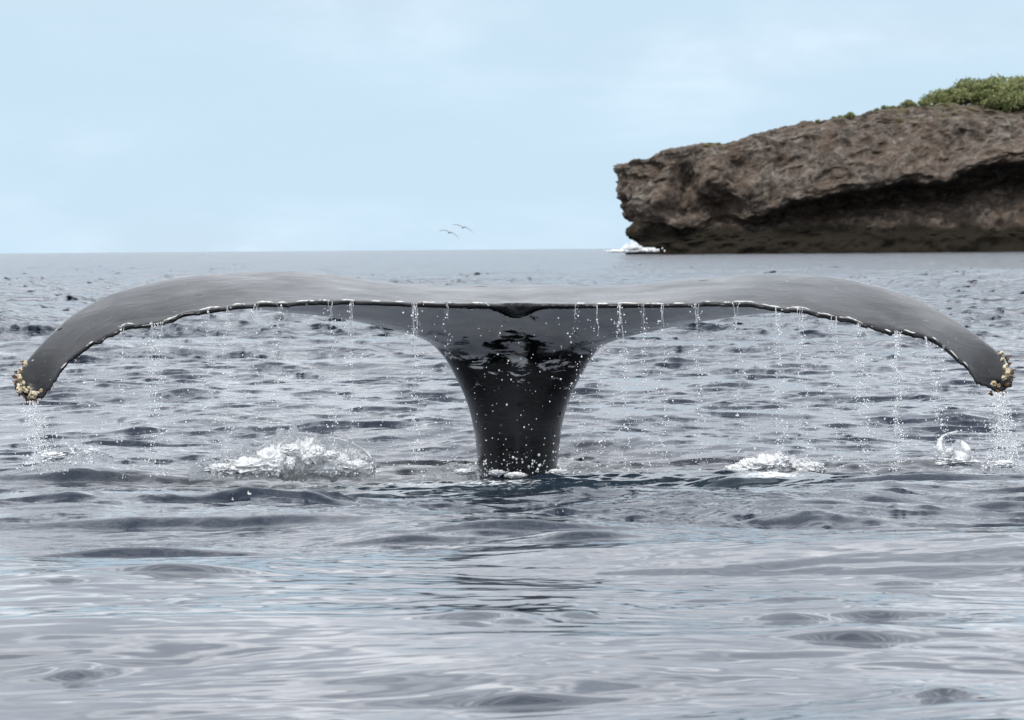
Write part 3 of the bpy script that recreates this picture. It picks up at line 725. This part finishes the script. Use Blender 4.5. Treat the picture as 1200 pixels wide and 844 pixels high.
rgh = N(nt, 'ShaderNodeMix', _data_type='FLOAT'); L(nt, pmx.outputs[0], rgh.inputs['Factor']); rgh.inputs['A'].default_value = .75; L(nt, rr.outputs[0], rgh.inputs['B']); L(nt, rgh.outputs['Result'], bs.inputs['Roughness'])
bp2 = N(nt, 'ShaderNodeBump'); bp2.inputs['Distance'].default_value = .010; bp2.inputs['Strength'].default_value = .8
L(nt, pmx.outputs[0], bp2.inputs['Height']); L(nt, bp.outputs[0], bp2.inputs['Normal']); L(nt, bp2.outputs[0], bs.inputs['Normal'])
whale = empty('humpback_whale', (0.05, .75, 0))
tag(whale, 'dark wet whale tail with broad drooping flukes rising from the sea', 'whale')
inv = Vector((-.05, -.75, 0))
tail = obj('tail', whale_me, m_skin, whale); tail.location = inv

# pale callus along the trailing edge
m_call, nt, bs, mo = new_mat('callus'); geo = N(nt, 'ShaderNodeNewGeometry')
n_ = noise(nt, 40, 4, .6, geo.outputs['Position']); r_ = ramp(nt, n_.outputs['Fac'], [(.36, (.16, .15, .14)), (.5, (.62, .60, .56)), (.7, (.82, .80, .76))])
L(nt, r_.outputs[0], bs.inputs['Base Color']); bs.inputs['Roughness'].default_value = .55
teX = fv.reshape(NS, nring, 3)[:, 0]                       # trailing edge polyline (world)
s_te = np.concatenate([[0], np.cumsum(np.linalg.norm(np.diff(teX, axis=0), axis=1))])
def te_pt(s): return np.array([np.interp(s, s_te, teX[:, k]) for k in range(3)])
s = .25; ck = 0
while s < s_te[-1] - .2:
    p0 = te_pt(s); frac = abs(p0[0]) / 2.5
    ln = rnd.uniform(.02, .12) * (1 if frac < .75 else .7); gap = rnd.uniform(.012, .09) if frac < .65 else rnd.uniform(.03, .16)
    if abs(p0[0] - .03) > .22 or rnd.random() < 0:
        n = max(6, int(ln / .012)); vs = []
        for i in range(n):
            t = i / (n - 1); c = te_pt(s + ln * t)
            ra_ = (.0064 * math.sin(math.pi * (t * .94 + .03)) ** .45) * (.65 + .55 * rnd.random())
            for a in np.linspace(0, 2 * np.pi, 8, endpoint=False):
                vs.append((c[0] - .05, c[1] - .004 - ra_ * .9 * math.cos(a) - .75, c[2] + .006 + ra_ * .8 * math.sin(a)))
        obj('callus', mesh_np('callus', vs, grid_quads(n, 8, True)), m_call, whale); ck += 1
    s += ln + gap

# barnacles on the fluke tips
m_barn, nt, bs, mo = new_mat('barnacle'); geo = N(nt, 'ShaderNodeNewGeometry')
n_ = noise(nt, 55, 4, .6, geo.outputs['Position']); r_ = ramp(nt, n_.outputs['Fac'], [(.36, (.16, .095, .035)), (.5, (.46, .37, .22)), (.66, (.76, .72, .62))])
L(nt, r_.outputs[0], bs.inputs['Base Color']); bs.inputs['Roughness'].default_value = .6
m_stalk, nt, bs, mo = new_mat('stalked_barnacle'); geo = N(nt, 'ShaderNodeNewGeometry')
n_ = noise(nt, 60, 3, .6, geo.outputs['Position']); r_ = ramp(nt, n_.outputs['Fac'], [(.35, (.035, .018, .008)), (.65, (.16, .085, .03))])
L(nt, r_.outputs[0], bs.inputs['Base Color']); bs.inputs['Roughness'].default_value = .35
def barn_mesh(seed):
    r = random.Random(seed); vs = []; m = 18
    prof = [(1.0, -.2), (1.0, .05), (.88, .35), (.66, .62), (.46, .72), (.34, .66), (.26, .42), (.02, .36)]
    for rad, z in prof:
        for j in range(m):
            rib = 1 + .12 * math.cos(j * 2 * math.pi / 3) * (rad > .3)
            a = 2 * math.pi * j / m; vs.append((rad * rib * math.cos(a) * (1 + .05 * r.random()), rad * rib * math.sin(a), z))
    return mesh_np('barnacle', vs, grid_quads(len(prof), m, True))
def stalk_mesh(seed):
    r = random.Random(seed); vs = []; qs = []; o = 0
    for b in range(5):
        c = Vector((r.uniform(-.4, .4), r.uniform(-.4, .4), -.2)); dr = Vector((r.uniform(-.8, .8), r.uniform(-.8, .8), 1.0)).normalized()
        for k in range(6):
            t = k / 5; cc = c + dr * 1.7 * t + Vector((0, 0, -.25 * t * t)); rad = (.16 + .04 * k if k < 4 else (.34 if k == 4 else .10))
            for j in range(8): a = j * math.pi / 4; vs.append(tuple(cc + Vector((math.cos(a), math.sin(a), 0)) * rad))
        qs += [[o + k * 8 + j, o + k * 8 + (j + 1) % 8, o + k * 8 + 8 + (j + 1) % 8, o + k * 8 + 8 + j] for k in range(5) for j in range(8)]; o += 48
    return mesh_np('stalked_barnacle', vs, qs)
bms = [barn_mesh(k) for k in range(3)]; sms = [stalk_mesh(k) for k in range(3)]
Ytip = -.60
BARN = [(27, 427, 3.6, -.8), (22, 434, 3.2, -.9), (20, 443, 4.0, -1), (19, 452, 3.4, -1), (24, 449, 3.2, -.6), (20, 457, 3.6, -.8), (36, 463, 4.2, -.2), (42, 462, 3.6, .1), (28, 458, 3.0, -.5), (25, 456, 3.4, -.6),
        (1176, 415, 3.6, .8), (1180, 431, 4.0, .9), (1184, 437, 4.0, 1), (1179, 443, 3.4, .8), (1182, 428, 3.0, 1), (1167, 450, 3.0, .1), (1173, 452, 2.4, .3), (1177, 422, 2.6, .8), (31, 455, 2.2, -.4), (46, 458, 2.2, .2)]
STAL = [(25, 424, 3.2, -.6), (15, 440, 3.6, -1), (16, 447, 3.2, -1), (21, 461, 3.2, -1), (33, 468, 4.2, -.3), (39, 468, 3.6, -.1), (26, 464, 2.8, -.6), (17, 435, 2.6, -1), (24, 440, 3.4, -.7),
        (1181, 419, 4.0, 1), (1183, 425, 3.6, 1), (1187, 434, 3.8, 1), (1186, 444, 3.6, 1), (1181, 449, 3.2, .7), (1163, 459, 3.4, 0), (1176, 459, 4.2, .2), (1171, 457, 3.0, .1), (1188, 441, 2.8, 1)]
for lst, meshes, mat_, nm in ((BARN, bms, m_barn, 'barnacle'), (STAL, sms, m_stalk, 'stalked_barnacle')):
    for k, (px, py, rad, side) in enumerate(lst):
        o = obj(nm, meshes[k % 3], mat_, whale); s = rad / 230 * rnd.uniform(.85, 1.35); px += 2.5 if px < 600 else -2.5
        o.location = at(px, py, Ytip - .02 + rnd.uniform(-.015, .01)) - Vector((.05, .75, 0))
        dirv = Vector((side, -.75 if nm == 'barnacle' else -.3, -.15 if nm == 'barnacle' else -.9))
        o.rotation_euler = dirv.to_track_quat('Z', 'Y').to_euler(); o.scale = (s, s, s)

# ------------------------------------------------------------------ falling water and splashes
m_drop, nt, bs, mo = new_mat('spray')
bs.inputs['Base Color'].default_value = (.97, .975, .98, 1); bs.inputs['Roughness'].default_value = .2; bs.inputs['IOR'].default_value = 1.33
tr = N(nt, 'ShaderNodeBsdfTranslucent'); tr.inputs['Color'].default_value = (.93, .95, .96, 1)
ms = N(nt, 'ShaderNodeMixShader'); ms.inputs[0].default_value = .28
L(nt, bs.outputs[0], ms.inputs[1]); L(nt, tr.outputs[0], ms.inputs[2]); L(nt, ms.outputs[0], mo.inputs['Surface'])
# splash veils: thin torn sheets of water and foam
m_veil, nt, bs, mo = new_mat('splash_sheet')
bs.inputs['Base Color'].default_value = (.95, .96, .97, 1); bs.inputs['Roughness'].default_value = .65; bs.inputs['Specular IOR Level'].default_value = .15
geo = N(nt, 'ShaderNodeNewGeometry'); nv_ = noise(nt, 44, 8, .72, geo.outputs['Position'], 1.0)
al = N(nt, 'ShaderNodeMapRange', _interpolation_type='SMOOTHSTEP'); L(nt, nv_.outputs['Fac'], al.inputs['Value'])
al.inputs['From Min'].default_value = .38; al.inputs['From Max'].default_value = .60; al.inputs['To Min'].default_value = .0; al.inputs['To Max'].default_value = .92
tr = N(nt, 'ShaderNodeBsdfTranslucent'); tr.inputs['Color'].default_value = (.93, .95, .96, 1)
ms = N(nt, 'ShaderNodeMixShader'); ms.inputs[0].default_value = .28; L(nt, bs.outputs[0], ms.inputs[1]); L(nt, tr.outputs[0], ms.inputs[2])
tp = N(nt, 'ShaderNodeBsdfTransparent'); ma = N(nt, 'ShaderNodeMixShader'); L(nt, al.outputs[0], ma.inputs[0]); L(nt, tp.outputs[0], ma.inputs[1]); L(nt, ms.outputs[0], ma.inputs[2]); L(nt, ma.outputs[0], mo.inputs['Surface'])
ico = bmesh.new(); bmesh.ops.create_icosphere(ico, subdivisions=1, radius=1.0)
icoV = np.array([v.co[:] for v in ico.verts]); icoF = np.array([[v.index for v in f.verts] for f in ico.faces]); ico.free()
def drops(name, pts, rad):
    pts = np.asarray(pts); rad = np.asarray(rad)
    st = np.stack([np.ones(len(pts)), np.ones(len(pts)), rs.uniform(1, 1.5, len(pts))], -1)
    v = pts[:, None] + icoV[None] * rad[:, None, None] * st[:, None]
    f = icoF[None] + (np.arange(len(pts)) * len(icoV))[:, None, None]
    return mesh_np(name, v.reshape(-1, 3), tris=f.reshape(-1, 3))
for e, v, rad in SURF:
    o = obj('spray', drops('surf_spray', v, rad), m_drop, e); o['kind'] = 'stuff'
def te_at_px(px):
    i = int(np.argmin(np.abs(te[:, 0] - px))); return Vector(teX[i])
def stream(name, label, px, n, wtop, wbot, drift, z_end=0.0, strands=4, slen=.3, rmax=.0044, group='water streaming off the flukes', start=None):
    p0 = start if start is not None else te_at_px(px)
    e = empty(name, (p0.x + drift, p0.y, z_end)); tag(e, label, 'water stream', group)
    inv = Vector((-(p0.x + drift), -p0.y, -z_end)); hgt = p0.z - z_end
    n = int(n * 2.8); t = rs.uniform(0, 1, n) ** .9
    wob = .012 * np.sin(t * 17 + px) + .008 * np.sin(t * 41 + px * 2)
    x = p0.x + drift * t + wob + rs.normal(size=n) * (wtop + (wbot - wtop) * t); y = p0.y - .02 + rs.normal(size=n) * (wtop + (wbot - wtop) * t)
    pts = np.stack([x, y, p0.z - hgt * t], -1); rad = np.clip(rs.lognormal(-6.15, .5, n), .0011, rmax)
    o = obj('droplets', drops('droplets', pts, rad), m_drop, e); o.location = inv; o['kind'] = 'stuff'
    for k in range(strands):
        vs = []; m = 34; ln = min(.98, slen * rnd.uniform(.6, 2.2)) * hgt; ox_ = rnd.uniform(-1, 1) * wtop * 1.6; ph = rnd.random() * 9; r0 = rnd.uniform(.0007, .0020) * (1 if k % 3 else .55)
        x1 = rnd.uniform(-1, 1) * (wtop + (wbot - wtop) * min(1, ln / hgt)) * 1.2
        for i in range(m):
            f = i / (m - 1); zz = p0.z + .004 - ln * f; c = (p0.x + drift * (ln * f / hgt) + ox_ * (1 - f) + x1 * f + .0025 * math.sin(f * 9 + ph), p0.y - .012, zz)
            ra_ = r0 * (1 - .6 * f) * (.55 + .6 * abs(math.sin(f * 19 + ph * 3)))
            for a in np.linspace(0, 2 * np.pi, 6, endpoint=False): vs.append((c[0] + ra_ * math.cos(a), c[1] + ra_ * math.sin(a), c[2]))
        obj('strand', mesh_np('strand', vs, grid_quads(m, 6, True)), m_veil if k % 3 else m_drop, e).location = inv
pl_ = at(38, 470, Ytip - .02); pr_ = at(1170, 460, Ytip - .02)
stream('water_stream', 'thick white stream of water pouring off the left fluke tip', 40, 420, .018, .05, .06, 0.0, 12, .7, start=pl_)
stream('water_stream', 'thick white stream of water pouring off the right fluke tip', 1170, 460, .02, .05, .03, 0.0, 12, .75, start=pr_)
for px, n, wt, wb, st, sl, lab in [
    (185, 170, .02, .03, 7, .25, 'white stream falling from the left fluke, second from its tip'),
    (143, 40, .005, .02, 2, .12, 'thin drip falling between the left tip and the white stream'),
    (265, 70, .006, .012, 3, .1, 'thin bead chain dripping from the left fluke beside the splash'),
    (242, 45, .006, .02, 2, .1, 'faint drip falling just right of the white left stream'),
    (300, 40, .008, .02, 3, .08, 'faint drip where the left fluke edge bends'),
    (328, 60, .01, .03, 2, .08, 'sparse drip above the foaming splash'),
    (388, 50, .008, .02, 3, .1, 'drip at the left end of the shaded underside'),
    (411, 60, .008, .02, 4, .1, 'second drip over the left shaded underside'),
    (485, 90, .012, .02, 6, .18, 'bright drip over the left shaded underside near the tail stock'),
    (525, 35, .008, .03, 2, .06, 'sparse drip left of the fluke notch'),
    (674, 40, .01, .03, 2, .08, 'sparse drip right of the fluke notch'),
    (697, 40, .008, .03, 2, .1, 'drip above the right shoulder of the tail stock'),
    (725, 80, .01, .02, 5, .16, 'bright drip over the right shaded underside'),
    (753, 50, .006, .015, 3, .12, 'second drip over the right shaded underside'),
    (776, 50, .005, .012, 4, .12, 'straight drip over the right shaded underside'),
    (816, 50, .012, .02, 5, .1, 'drip near the right end of the shaded underside'),
    (862, 50, .01, .02, 3, .1, 'drip just past the end of the right shaded underside'),
    (912, 75, .008, .02, 4, .18, 'drip falling from the bend of the right fluke'),
    (936, 55, .01, .02, 4, .14, 'drip falling just right of the bend of the right fluke'),
    (978, 50, .012, .03, 3, .12, 'faint drip in the middle of the right fluke'),
    (1008, 150, .012, .03, 5, .2, 'white stream falling from the middle of the right fluke'),
    (1050, 190, .008, .018, 8, .4, 'bright straight stream falling from the right fluke scallop'),
    (1083, 80, .006, .015, 4, .3, 'slanting thin stream between the right scallop and tip'),
    (1105, 40, .008, .03, 2, .12, 'faint drip close to the right fluke tip')]:
    stream('water_stream', lab, px, n, wt, wb, rnd.uniform(-.015, .03) if px != 1083 else .12, -.02, st, sl)
# scattered spray in the air
n = 2000
ii = rs.randint(10, NS - 10, n); f = rs.uniform(0, 1, n) ** .7
P = teX[ii].copy(); P[:, 2] = P[:, 2] * (1 - f) + .02 * f; P[:, 0] += rs.normal(size=n) * .05; P[:, 1] += rs.normal(size=n) * .12 - .03
keep = (np.abs(P[:, 0] - .03) > .33) | (rs.uniform(size=n) < .45); P = P[keep]; n = len(P)
o = obj('spray', drops('spray', P, np.clip(rs.lognormal(-6.2, .42, n), .0011, .005)), m_drop)
tag(o, 'fine white droplets scattered in the air under the flukes', 'spray', kind='stuff')

def veil(px0, px1, pybase, pytop, Yv, seed, lean=.1, parent=None, sharp=.6):
    nu, nvv = 60, 22; vs = []
    for j in range(nvv):
        for i in range(nu):
            uu, vv = i / (nu - 1), j / (nvv - 1)
            env = math.sin(math.pi * uu) ** sharp
            env *= 1 + .35 * float(perlin(np.array([uu * 6 + seed, seed * 1.7, 0])))
            px = px0 + (px1 - px0) * (uu + .05 * vv * (uu - .5)); py = pybase + (pytop - pybase) * vv * env
            p = at(px, py, Yv)
            vs.append((p.x, p.y - lean * vv * vv + .09 * math.sin(uu * math.pi) , p.z - (.03 if j == 0 else 0)))
    vs = np.array(vs); off = .028 * fbm(vs * 9 + seed, 3, .6); vs[:, 1] += off; vs[:, 2] += off * .4
    th = vs.copy(); th[:, 1] += .006
    qa = grid_quads(nvv, nu); full = np.concatenate([vs, th]); qb = qa[:, ::-1] + len(vs)
    return mesh_np('water_sheet', full, np.concatenate([qa, qb]))
def splash(label, veils, lumps, ndrop, box, Ys, domes=(), ropes=()):
    e = empty('splash', at((box[0] + box[2]) / 2, box[3], Ys)); tag(e, label, 'splash', 'splashes around the tail')
    iv = -Vector(e.location)
    for k, a in enumerate(veils): obj('water_sheet', veil(*a[:4], Ys + a[4], k * 3.1 + box[0] * .01), m_veil, e).location = iv
    for k, (px, py, rx, rz) in enumerate(lumps):
        o = obj('foam', lump('foam', rx / 230, rx / 230 * .6, rz / 230, k + box[0] * .07, .7, 40, 60, 3.2), m_foam, e); o.location = at(px, py - 6, Ys - (.2, .02, .1)[k % 3]) + iv; o.scale.z = 1.5
    for k, (px, py, rx, rz) in enumerate(domes):
        o = obj('water_sheet', lump('water_dome', rx / 230, rx / 230 * .7, rz / 230, k * 1.3 + box[0] * .03, .55, 30, 44), m_veil, e); o.location = at(px, py, Ys + .03 * k) + iv
    for pts_, r0 in ropes:
        Pq = resample(np.array(pts_, float), 46); vs = []
        for i in range(46):
            c = at(Pq[i, 0], Pq[i, 1], Ys + .04 * math.sin(i * .3)); ra_ = r0 * (.25 + .75 * abs(perlin(np.array([i * .31, r0 * 900, box[0] * .1]))) * 2)
            for a in np.linspace(0, 2 * np.pi, 8, endpoint=False): vs.append((c.x + ra_ * math.cos(a) + iv.x, c.y + ra_ * math.sin(a) + iv.y, c.z + ra_ * math.sin(a + .7) + iv.z))
        obj('water_rope', mesh_np('water_rope', vs, grid_quads(46, 8, True)), m_drop, e)
    n = ndrop; t = rs.beta(1.3, 2.6, n)
    pxs = rs.uniform(box[0], box[2], n); edge = np.sin(np.pi * (pxs - box[0]) / (box[2] - box[0])) ** .5
    pys = box[3] - (box[3] - box[1]) * t * edge * 1.1
    pts = np.array([at(a, b, Ys + rs.normal() * .12)[:] for a, b in zip(pxs, pys)])
    o = obj('droplets', drops('droplets', pts, np.clip(rs.lognormal(-5.8, .5, n), .0015, .008)), m_drop, e); o.location = iv; o['kind'] = 'stuff'
FOAMY = []
for k in range(26):
    fx = rnd.uniform(282, 426); top = np.interp(fx, [282, 300, 335, 360, 385, 410, 426], [545, 532, 517, 516, 526, 534, 546])
    fy = rnd.uniform(top + 9, 556); FOAMY.append((fx, fy, rnd.uniform(4, 10), rnd.uniform(3, 6)))
splash('wide translucent splash of white water left of the tail stock',
       [(255, 320, 552, 520, .05), (300, 385, 554, 505, .0), (330, 440, 554, 512, .12), (275, 430, 556, 532, -.12), (222, 262, 556, 535, -.1), (310, 370, 552, 500, .16), (350, 425, 555, 520, -.05)],
       [(318, 546, 15, 10), (345, 550, 27, 9), (385, 552, 24, 7), (290, 553, 24, 6), (314, 543, 8, 8), (352, 541, 15, 11), (362, 535, 9, 9), (330, 535, 8, 9), (408, 554, 20, 4), (262, 556, 18, 4)] + FOAMY, 420, (230, 496, 445, 556), -.1,
       [(345, 534, 34, 26), (388, 540, 40, 18), (292, 542, 34, 14), (322, 541, 22, 18), (362, 528, 20, 17), (420, 543, 18, 12), (250, 549, 22, 8)],
       [([(288, 548), (300, 528), (318, 515), (340, 508), (362, 507), (378, 516)], .011), ([(372, 514), (392, 512), (412, 519), (430, 528), (437, 540), (428, 549)], .010), ([(226, 556), (230, 548), (236, 540)], .009),
        ([(262, 520), (258, 532), (268, 545)], .007), ([(312, 548), (316, 540), (319, 546), (326, 549)], .022), ([(330, 546), (350, 549), (372, 547), (384, 551)], .016), ([(335, 524), (344, 519), (353, 525), (348, 533)], .008)])
splash('low white foaming crest right of the tail stock',
       [(850, 915, 562, 535, .05), (880, 965, 558, 545, -.05), (830, 900, 563, 548, -.15)],
       [(900, 551, 22, 7), (925, 553, 26, 7), (950, 556, 16, 5), (880, 554, 16, 6), (935, 563, 24, 4), (912, 548, 12, 6), (865, 558, 14, 5)], 300, (845, 520, 970, 562), -.1, [(895, 548, 30, 10), (930, 551, 30, 7), (870, 554, 24, 9)], [([(886, 546), (905, 544), (925, 546), (945, 549), (962, 552)], .013), ([(920, 562), (938, 559), (950, 561)], .010)])
splash('broken wash of foam at the foot of the tail stock',
       [(500, 562, 556, 542, -.2), (650, 720, 556, 542, -.15)],
       [(545, 559, 12, 2), (582, 560, 9, 2), (604, 563, 12, 2), (655, 559, 10, 2)], 350, (490, 525, 730, 562), .1)
splash('small splash where the left tip stream hits the sea', [(45, 80, 546, 526, 0), (80, 135, 537, 527, .25)], [(62, 541, 12, 3)], 160, (30, 505, 110, 545), -.6)
splash('small splash where the right tip stream hits the sea', [(1160, 1200, 552, 538, 0)], [(1178, 550, 10, 2.5)], 120, (1150, 515, 1200, 552), -.6)
# crown-shaped splash on the right: curling ropes of water
e = empty('crown_splash', at(1122, 543, -.5)); tag(e, 'curling white crown of water beside the right tip stream', 'splash', 'splashes around the tail'); iv = -Vector(e.location)
for pts, r0 in [([(1122, 506), (1114, 508), (1106, 510), (1101, 516), (1100, 524), (1104, 532), (1112, 537), (1122, 541)], .014), ([(1121, 516), (1127, 519), (1133, 525), (1136, 533), (1137, 541)], .013),
                ([(1108, 534), (1117, 531), (1126, 534), (1134, 541), (1145, 541)], .022), ([(1104, 527), (1112, 528), (1119, 534)], .016), ([(1112, 540), (1124, 540), (1140, 544)], .022)]:
    Pq = resample(np.array(pts, float), 40); vs = []
    for i in range(40):
        c = at(Pq[i, 0], Pq[i, 1], -.5 + .05 * math.sin(i * .2)); ra_ = r0 * (.35 + .65 * math.sin(math.pi * min(1, i / 39 * .9 + .08))) * (.8 + .4 * abs(math.sin(i * 1.3)))
        for a in np.linspace(0, 2 * np.pi, 8, endpoint=False): vs.append((c.x + ra_ * math.cos(a) + iv.x, c.y + ra_ * math.sin(a) + iv.y, c.z + .8 * ra_ * math.cos(a + .9) + iv.z))
    obj('water_rope', mesh_np('water_rope', vs, grid_quads(40, 8, True)), m_drop, e)
obj('foam', lump('foam', .09, .07, .022, 5.5, .9), m_foam, e).location = at(1122, 541, -.5) + iv
obj('water_sheet', veil(1102, 1138, 542, 520, -.47, 4.4), m_veil, e).location = iv
